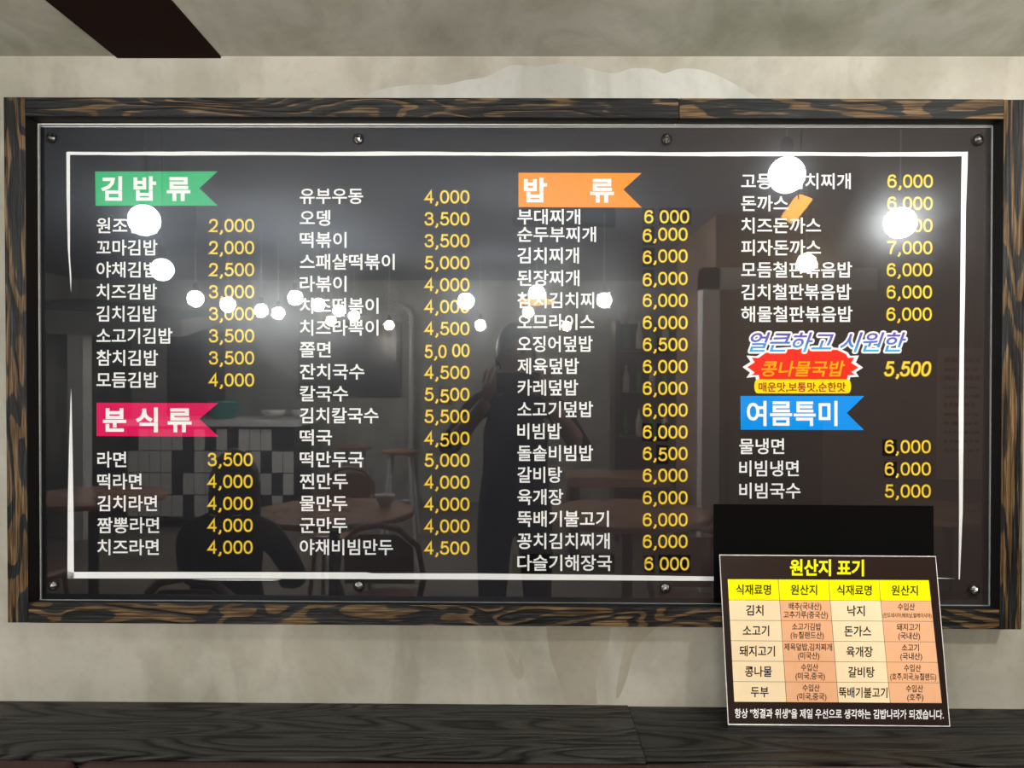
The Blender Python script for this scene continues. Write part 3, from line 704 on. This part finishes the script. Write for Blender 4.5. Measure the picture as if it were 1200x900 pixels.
# tall fridge
c = room(205, 460, 7.0)
o = empty('tall_fridge', (c.x, -7.2, 0)); tag(o, 'tall dark grey fridge mirrored behind the counter', 'fridge')
MB().box(c.x-.45, c.x+.35, -7.55, -6.95, 0, 2.0).build('body', M['dark_metal'], o, bevel=.01)
MB().box(c.x-.44, c.x-.06, -6.95, -6.92, .1, 1.98).build('door', M['steel'], o, bevel=.005); MB().box(c.x-.04, c.x+.34, -6.95, -6.92, .1, 1.98).build('door', M['dark_metal'], o, bevel=.005)
# black board on the back wall
a, b = room(350, 378, 7.55), room(470, 465, 7.55)
o = empty('wall_screen', ((a.x+b.x)/2, YB, a.z)); tag(o, 'dark rectangular screen on the mirrored back wall', 'screen')
MB().box(a.x, b.x, -7.6, -7.54, b.z, a.z).build('frame', M['black_paint'], o, bevel=.008); MB().box(a.x+.05, b.x-.05, -7.54, -7.535, b.z+.05, a.z-.05).build('glass', M['tile_b'], o)
a = room(482, 365, 7.4); b = room(482, 590, 7.4)
tag(MB().tube([(a.x-.18, -7.5, a.z+.1), (a.x-.04, -7.42, a.z+.02), (a.x, -7.4, a.z-.06), (a.x, -7.4, 0)], .028, 8).build('vertical_pipe', M['pale'], smooth=True), 'pale vertical pipe mirrored between the two left price columns', 'pipe')
# tables
def table(px, py, dist, r, label):
    c = room(px, py, dist); o = empty('round_table', (c.x, -dist, 0)); tag(o, label, 'table')
    MB().lathe([(r*.97, .715), (r, .722), (r, .742), (r*.985, .75), (.01, .75)], (c.x, -dist, 0), 40).build('tabletop', M['table_wood'], o)
    MB().lathe([(.03, .03), (.03, .715)], (c.x, -dist, 0), 12).build('pedestal', M['dark_metal'], o)
    MB().lathe([(.22, 0), (.22, .012), (.04, .03)], (c.x, -dist, 0), 20).build('base', M['dark_metal'], o)
    return c
ta = table(392, 600, 2.8, .44, 'glossy round wooden table mirrored under the dumpling names')
tb = table(735, 600, 2.8, .46, 'round wooden table mirrored under the bulgogi and stew names')
tc_ = table(110, 580, 3.3, .42, 'round wooden table mirrored at the far lower left')
td = table(1110, 590, 2.9, .40, 'round wooden table mirrored right of the black sheet')
o = MB().lathe([(.03, 0), (.05, .04), (.06, .07), (.055, .07), (.03, .01)], (ta.x+.26, ta.y-.12, .75), 16).build('tea_cup', M['pale'], smooth=True); tag(o, 'white cup on the glossy mirrored table', 'cup')
# bentwood chairs
def chair(x, y, rz_, label):
    o = empty('bentwood_chair', (0, 0, 0)); 
    MB().lathe([(.19, .435), (.20, .445), (.20, .46), (.18, .47), (.01, .465)], (0, 0, 0), 20).build('seat', M['chair_wood'], o)
    for sx_ in (-1, 1):
        MB().tube([(sx_*.13, .13, .44), (sx_*.17, .18, 0)], .014, 8).build('leg', M['chair_wood'], o)
    pts = [(-.16, -.16, .0), (-.15, -.15, .45), (-.19, -.20, .62), (-.17, -.23, .76), (-.09, -.25, .84), (0, -.255, .86), (.09, -.25, .84), (.17, -.23, .76), (.19, -.20, .62), (.15, -.15, .45), (.16, -.16, 0)]
    MB().tube(pts, .014, 8).build('back_frame', M['chair_wood'], o, smooth=True)
    vs = [(-.15, -.215, .60), (.15, -.215, .60), (.15, -.235, .76), (.08, -.25, .82), (-.08, -.25, .82), (-.15, -.235, .76)]
    MB().add(vs+[(a, b-.008, c) for a, b, c in vs], [tuple(range(6)), tuple(range(11, 5, -1))]+[(i, (i+1) % 6, (i+1) % 6+6, i+6) for i in range(6)]).build('back_panel', M['chair_wood'], o)
    o.location = (x, y, 0); o.rotation_euler = (0, 0, rz_); tag(o, label, 'chair')
wx = room(266, 600, 1.30).x
chair(wx, -1.22, math.pi, 'bentwood chair on which the black haired person sits')
chair(ta.x+.42, -2.08, math.pi, 'bentwood chair mirrored below the glossy round table')
chair(ta.x-.15, -3.62, 0, 'bentwood chair beyond the glossy round table')
chair(tb.x+.15, -2.05, math.pi, 'bentwood chair mirrored just left of the origin sign')
chair(tc_.x+.05, -2.55, math.pi, 'bentwood chair mirrored inside the lower left corner')
chair(td.x+.1, -2.2, math.pi, 'bentwood chair mirrored near the lower right stud')
# bar stools
def stool(px, dist, label):
    c = room(px, 500, dist); o = empty('bar_stool', (c.x, -dist, 0)); tag(o, label, 'stool'); h = .78
    MB().lathe([(.16, h), (.18, h+.01), (.18, h+.03), (.01, h+.04)], (c.x, -dist, 0), 18).build('seat', M['chair_wood'], o)
    for i in range(4):
        a = math.pi/4+i*math.pi/2
        MB().tube([(c.x+.12*math.cos(a), -dist+.12*math.sin(a), h), (c.x+.22*math.cos(a), -dist+.22*math.sin(a), 0)], .014, 6).build('leg', M['pale'], o)
    ring = [(c.x+.18*math.cos(2*math.pi*k/16), -dist+.18*math.sin(2*math.pi*k/16), .32) for k in range(17)]
    MB().tube(ring, .009, 6).build('footrest', M['steel'], o)
stool(470, 5.6, 'bar stool mirrored between the tteok names and their prices'); stool(415, 6.0, 'bar stool mirrored behind the tteok soup name')
# shelf with bottles
a, b = room(722, 420, 5.6), room(806, 560, 5.6)
o = empty('bottle_shelf', ((a.x+b.x)/2, -5.7, 0)); tag(o, 'dark open shelf unit mirrored behind the third price column', 'shelf')
for x in (a.x, b.x): MB().box(x-.02, x+.02, -5.9, -5.5, 0, 2.0).build('side_panel', M['black_paint'], o)
zs = (.45, .95, 1.35, 1.75)
for z in zs: MB().box(a.x+.02, b.x-.02, -5.9, -5.5, z-.02, z).build('shelf_board', M['black_paint'], o)
MB().box(a.x, b.x, -5.92, -5.90, 0, 2.0).build('back_panel', M['black_paint'], o)
bot = None; kk = 0; names = ('first', 'second', 'third', 'fourth', 'fifth')
for zi, z in enumerate(zs[1:]):
    for i in range(5):
        x = a.x+.09+i*(b.x-a.x-.18)/4
        mt = M['bottle_c'] if (i+zi) % 2 else M['bottle_g']
        ob = MB().lathe([(.030, 0), (.032, .01), (.032, .15), (.012, .20), (.012, .25)], (0, 0, 0), 10).build('bottle', mt, smooth=True)
        ob.location = (x, -5.6, z)
        tag(ob, '%s %s bottle from the left on the %s board of the mirrored shelf unit' % (names[i], 'pale' if (i+zi) % 2 else 'green', ('lowest stocked', 'middle', 'top')[zi]), 'bottle', 'bottles on the mirrored shelf unit')
# side table with a box in front of the partition
a = room(672, 560, 4.8)
o = empty('wood_bench', (a.x, -4.8, 0)); tag(o, 'low wooden bench mirrored behind the galbitang name', 'bench')
MB().box(a.x-.05, a.x+.75, -5.1, -4.6, .62, .70).build('seat', M['table_wood'], o, bevel=.008)
for x in (a.x, a.x+.70): MB().box(x-.04, x+.04, -5.05, -4.65, 0, .62).build('leg', M['black_paint'], o)
# poster on the partition
a, b = room(1100, 408, 3.88), room(1152, 562, 3.88)
o = empty('wall_poster', ((a.x+b.x)/2, -3.89, b.z)); tag(o, 'beige notice poster mirrored along the right white border line', 'poster')
MB().box(a.x, b.x, -3.898, -3.885, b.z, a.z).build('sheet', M['paper'], o)
mb = MB(); rr = random.Random(5)
for k in range(11):
    z = a.z-.08-k*.062; x = a.x+.04
    while x < b.x-.05:
        w_ = rr.uniform(.015, .05); mb.box(x, min(x+w_, b.x-.03), -3.8845, -3.884, z-.016, z+(.014 if k in (0, 2, 5) else .004)); x += w_+.012
mb.build('print', M['maroon'], o)
# shelves on the partition wall
a = room(880, 500, 3.7)
o = empty('storage_shelf', (a.x, -3.8, 0)); tag(o, 'low dark storage shelf mirrored behind the cold noodle names', 'shelf')
MB().box(a.x-.12, a.x+.42, -3.88, -3.55, 0, 1.22).build('cabinet', M['black_paint'], o, bevel=.006)
MB().box(a.x-.10, a.x+.40, -3.56, -3.54, .70, .95).build('drawer', M['dark_metal'], o, bevel=.004); MB().box(a.x-.10, a.x+.40, -3.56, -3.54, .97, 1.19).build('drawer', M['dark_metal'], o, bevel=.004)

# ------------------------------------------------------------------ people
def skinned(name, pts, edges, rad, mat, parent=None, levels=2, root=0):
    me = bpy.data.meshes.new(name); me.from_pydata([tuple(p) for p in pts], edges, []); o = bpy.data.objects.new('tmp', me); COL.objects.link(o)
    sk = o.modifiers.new('s', 'SKIN'); sk.use_smooth_shade = True
    for i, v in enumerate(me.skin_vertices[0].data):
        r = rad[i]; v.radius = r if isinstance(r, tuple) else (r, r); v.use_root = (i == root)
    sb_ = o.modifiers.new('u', 'SUBSURF'); sb_.levels = levels; sb_.render_levels = levels
    dg = bpy.context.evaluated_depsgraph_get(); dg.update()
    nm = bpy.data.meshes.new_from_object(o.evaluated_get(dg)); nm.name = name
    bpy.data.objects.remove(o); bpy.data.meshes.remove(me)
    nm.materials.clear()
    for mm in (mat if isinstance(mat, list) else [mat]): nm.materials.append(mm)
    for p in nm.polygons: p.use_smooth = True
    r = bpy.data.objects.new(name, nm); COL.objects.link(r)
    if parent: attach(r, parent)
    return r
def head(par, c, face=1):
    """egg-shaped head with nose, eyes, mouth and ears; looks along +y*face"""
    n, k = 24, 16; vs = []
    for j in range(k+1):
        t = math.pi*j/k; z = -math.cos(t)*.118
        rr = math.sin(t)**.85
        for i in range(n):
            a = 2*math.pi*i/n; x = math.cos(a)*.076*rr; y = math.sin(a)*.094*rr
            if z < -.02: x *= 1+(z+.02)*2.6; 
            if y > 0:
                nose = math.exp(-((x/.012)**2)-((z+.012)/.022)**2)*.022
                eyes = -math.exp(-((abs(x)-.032)/.014)**2-((z-.008)/.012)**2)*.008
                lips = math.exp(-((x/.026)**2)-((z+.055)/.009)**2)*.007
                chin = math.exp(-((x/.025)**2)-((z+.095)/.02)**2)*.008
                y += nose+eyes+lips+chin
            vs.append((c[0]+x, c[1]+y*face, c[2]+z))
    fs = [(j*n+i, j*n+(i+1) % n, (j+1)*n+(i+1) % n, (j+1)*n+i) for j in range(k) for i in range(n)]
    mb = MB().add(vs, fs)
    o = mb.build('head', M['skin'], par, smooth=True)
    for s_ in (-1, 1):
        MB().lathe([(.002, -.010), (.010, -.006), (.0115, 0), (.010, .006), (.002, .010)], (c[0]+s_*.031, c[1]+face*.083, c[2]+.008), 12, 'y').build('eye', M['black_ink'], o, smooth=True)
        MB().hexa([(c[0]+s_*.074, c[1]-.012, c[2]+.03), (c[0]+s_*.090, c[1]-.02, c[2]+.032), (c[0]+s_*.082, c[1]-.01, c[2]-.035), (c[0]+s_*.073, c[1], c[2]-.03), (c[0]+s_*.072, c[1]+.012, c[2]+.025), (c[0]+s_*.078, c[1]+.012, c[2]+.028), (c[0]+s_*.076, c[1]+.012, c[2]-.03), (c[0]+s_*.072, c[1]+.014, c[2]-.028)]).build('ear', M['skin'], o, bevel=.003)
    return o
def hair(par, c, face=1, long=.0):
    n, k = 24, 10; vs = []
    for j in range(k+1):
        t = j/k
        for i in range(n):
            a = 2*math.pi*i/n; back = .5-.5*math.sin(a)   # 1 at the back, 0 in front
            zlow = .055-(.13+long)*back**.6
            th = t*math.pi/2
            z = .132*math.cos(th) if t < .75 else None
            zz = .132 - (.132-zlow)*(t**1.4)
            rr = min(1, math.sqrt(max(0, 1-(max(zz, 0)/.134)**2)))*(1+long*.35*max(0, t-.6))
            vs.append((c[0]+math.cos(a)*.088*rr, c[1]+face*math.sin(a)*.106*rr, c[2]+zz))
    fs = [(j*n+i, j*n+(i+1) % n, (j+1)*n+(i+1) % n, (j+1)*n+i) for j in range(k) for i in range(n)]+[tuple(range(n))]
    return MB().add(vs, fs).build('hair', M['hair'], par, smooth=True)
def hand(par, wrist, d, up_, side, curl=.9):
    """palm with five separate curled fingers; d = pointing direction, up_ = back of the hand, side = thumb side"""
    W = Vector(wrist); d = Vector(d).normalized(); u = Vector(up_).normalized(); s_ = Vector(side).normalized()
    skinned('palm', [W, W+d*.045, W+d*.085], [(0, 1), (1, 2)], [(.022, .022), (.032, .018), (.036, .015)], M['skin'], par, 2)
    for i, (off_, ln) in enumerate(((.030, .072), (.010, .080), (-.010, .075), (-.030, .060))):
        b = W+d*.078+s_*off_; pts = [b]; dd = d.copy(); p_ = b
        for q_ in range(3):
            dd = (dd - u*curl*.45).normalized(); p_ = p_+dd*ln/3; pts.append(p_)
        skinned('finger', pts, [(0, 1), (1, 2), (2, 3)], [.0090, .0085, .0078, .0068], M['skin'], par, 1)
    b = W+d*.03+s_*.028; skinned('thumb', [b, b+s_*.028+d*.018, b+s_*.040+d*.040-u*.008, b+s_*.044+d*.060-u*.014], [(0, 1), (1, 2), (2, 3)], [.0115, .0105, .0095, .008], M['skin'], par, 1)
# photographer, standing right behind the camera
PX, PY = -.01, -1.93
ph = empty('person', (PX, PY, 0)); tag(ph, 'person in dark navy clothes raising a phone, mirrored in the middle of the menu', 'person')
V3 = Vector
pts = [V3((PX, PY, .95)), V3((PX, PY, 1.10)), V3((PX, PY-.01, 1.28)), V3((PX, PY, 1.40)), V3((PX, PY+.01, 1.47)),
       V3((PX-.17, PY, 1.37)), V3((PX-.30, PY+.10, 1.17)), V3((PX-.11, PY+.36, 1.40)),
       V3((PX+.17, PY, 1.37)), V3((PX+.30, PY+.10, 1.17)), V3((PX+.13, PY+.36, 1.40)),
       V3((PX-.09, PY, .86)), V3((PX-.10, PY+.02, .48)), V3((PX-.11, PY-.02, .09)), V3((PX-.12, PY+.13, .04)),
       V3((PX+.09, PY, .86)), V3((PX+.10, PY+.02, .48)), V3((PX+.11, PY-.02, .09)), V3((PX+.12, PY+.13, .04))]
eg = [(0, 1), (1, 2), (2, 3), (3, 4), (3, 5), (5, 6), (6, 7), (3, 8), (8, 9), (9, 10), (0, 11), (11, 12), (12, 13), (13, 14), (0, 15), (15, 16), (16, 17), (17, 18)]
rd = [(.16, .115), (.145, .10), (.165, .11), (.10, .085), (.052, .052), .062, .046, .030, .062, .046, .030, .092, .062, .042, .034, .092, .062, .042, .034]
body = skinned('body', pts, eg, rd, [M['navy'], M['skin'], M['blackcloth']], ph)
for p in body.data.polygons:
    c = p.center
    p.material_index = 1 if (c.z > 1.44 and abs(c.x-PX) < .08) or (c.y > PY+.20 and c.z > 1.1) else (2 if c.z < .95 else 0)
h1 = head(ph, (PX, PY+.05, 1.595)); hair(ph, (PX, PY+.05, 1.60), 1, .02)
hand(ph, (PX-.11, PY+.36, 1.40), (.2, .55, 1), (-.3, 1, -.5), (1, 0, -.1)); hand(ph, (PX+.13, PY+.36, 1.40), (-.2, .55, 1), (.3, 1, -.5), (-1, 0, -.1))
# the phone body, its lens plate level with the viewpoint
phn = empty('mobile_phone', (0, -1.475, 1.43)); tag(phn, 'dark phone held up by the person mirrored in the menu', 'phone')
MB().box(-.082, .080, -1.476, -1.468, 1.435, 1.512).build('body', M['black_paint'], phn, bevel=.003)
MB().box(-.078, .076, -1.4775, -1.476, 1.439, 1.508).build('screen', M['tile_b'], phn)
# seated person with long black hair
QX, QY = wx, -1.30
pw = empty('person', (QX, QY, 0)); tag(pw, 'seated person with long black hair, mirrored below the magenta heading flag', 'person')
pts = [V3((QX, QY, .56)), V3((QX, QY+.01, .70)), V3((QX, QY+.00, .86)), V3((QX, QY-.03, .95)), V3((QX, QY-.05, 1.0)),
       V3((QX-.15, QY-.03, .92)), V3((QX-.21, QY-.18, .72)), V3((QX-.10, QY-.34, .665)),
       V3((QX+.15, QY-.03, .92)), V3((QX+.21, QY-.18, .72)), V3((QX+.10, QY-.34, .665)),
       V3((QX-.09, QY-.08, .54)), V3((QX-.10, QY-.42, .53)), V3((QX-.10, QY-.42, .10)), V3((QX-.10, QY-.55, .04)),
       V3((QX+.09, QY-.08, .54)), V3((QX+.10, QY-.42, .53)), V3((QX+.10, QY-.42, .10)), V3((QX+.10, QY-.55, .04))]
rd = [(.15, .11), (.125, .095), (.14, .10), (.085, .075), (.045, .045), .055, .042, .028, .055, .042, .028, .085, .055, .038, .03, .085, .055, .038, .03]
body = skinned('body', pts, eg, rd, [M['blackcloth'], M['skin']], pw)
for p in body.data.polygons:
    c = p.center; p.material_index = 1 if (c.z > .99 and abs(c.x-QX) < .05) else 0
head(pw, (QX, QY-.08, 1.09), -1); hair(pw, (QX, QY-.08, 1.095), -1, .42)
hand(pw, (QX-.10, QY-.34, .665), (.2, -1, 0), (0, 0, 1), (1, 0, 0), .3); hand(pw, (QX+.10, QY-.34, .665), (-.2, -1, 0), (0, 0, 1), (-1, 0, 0), .3)
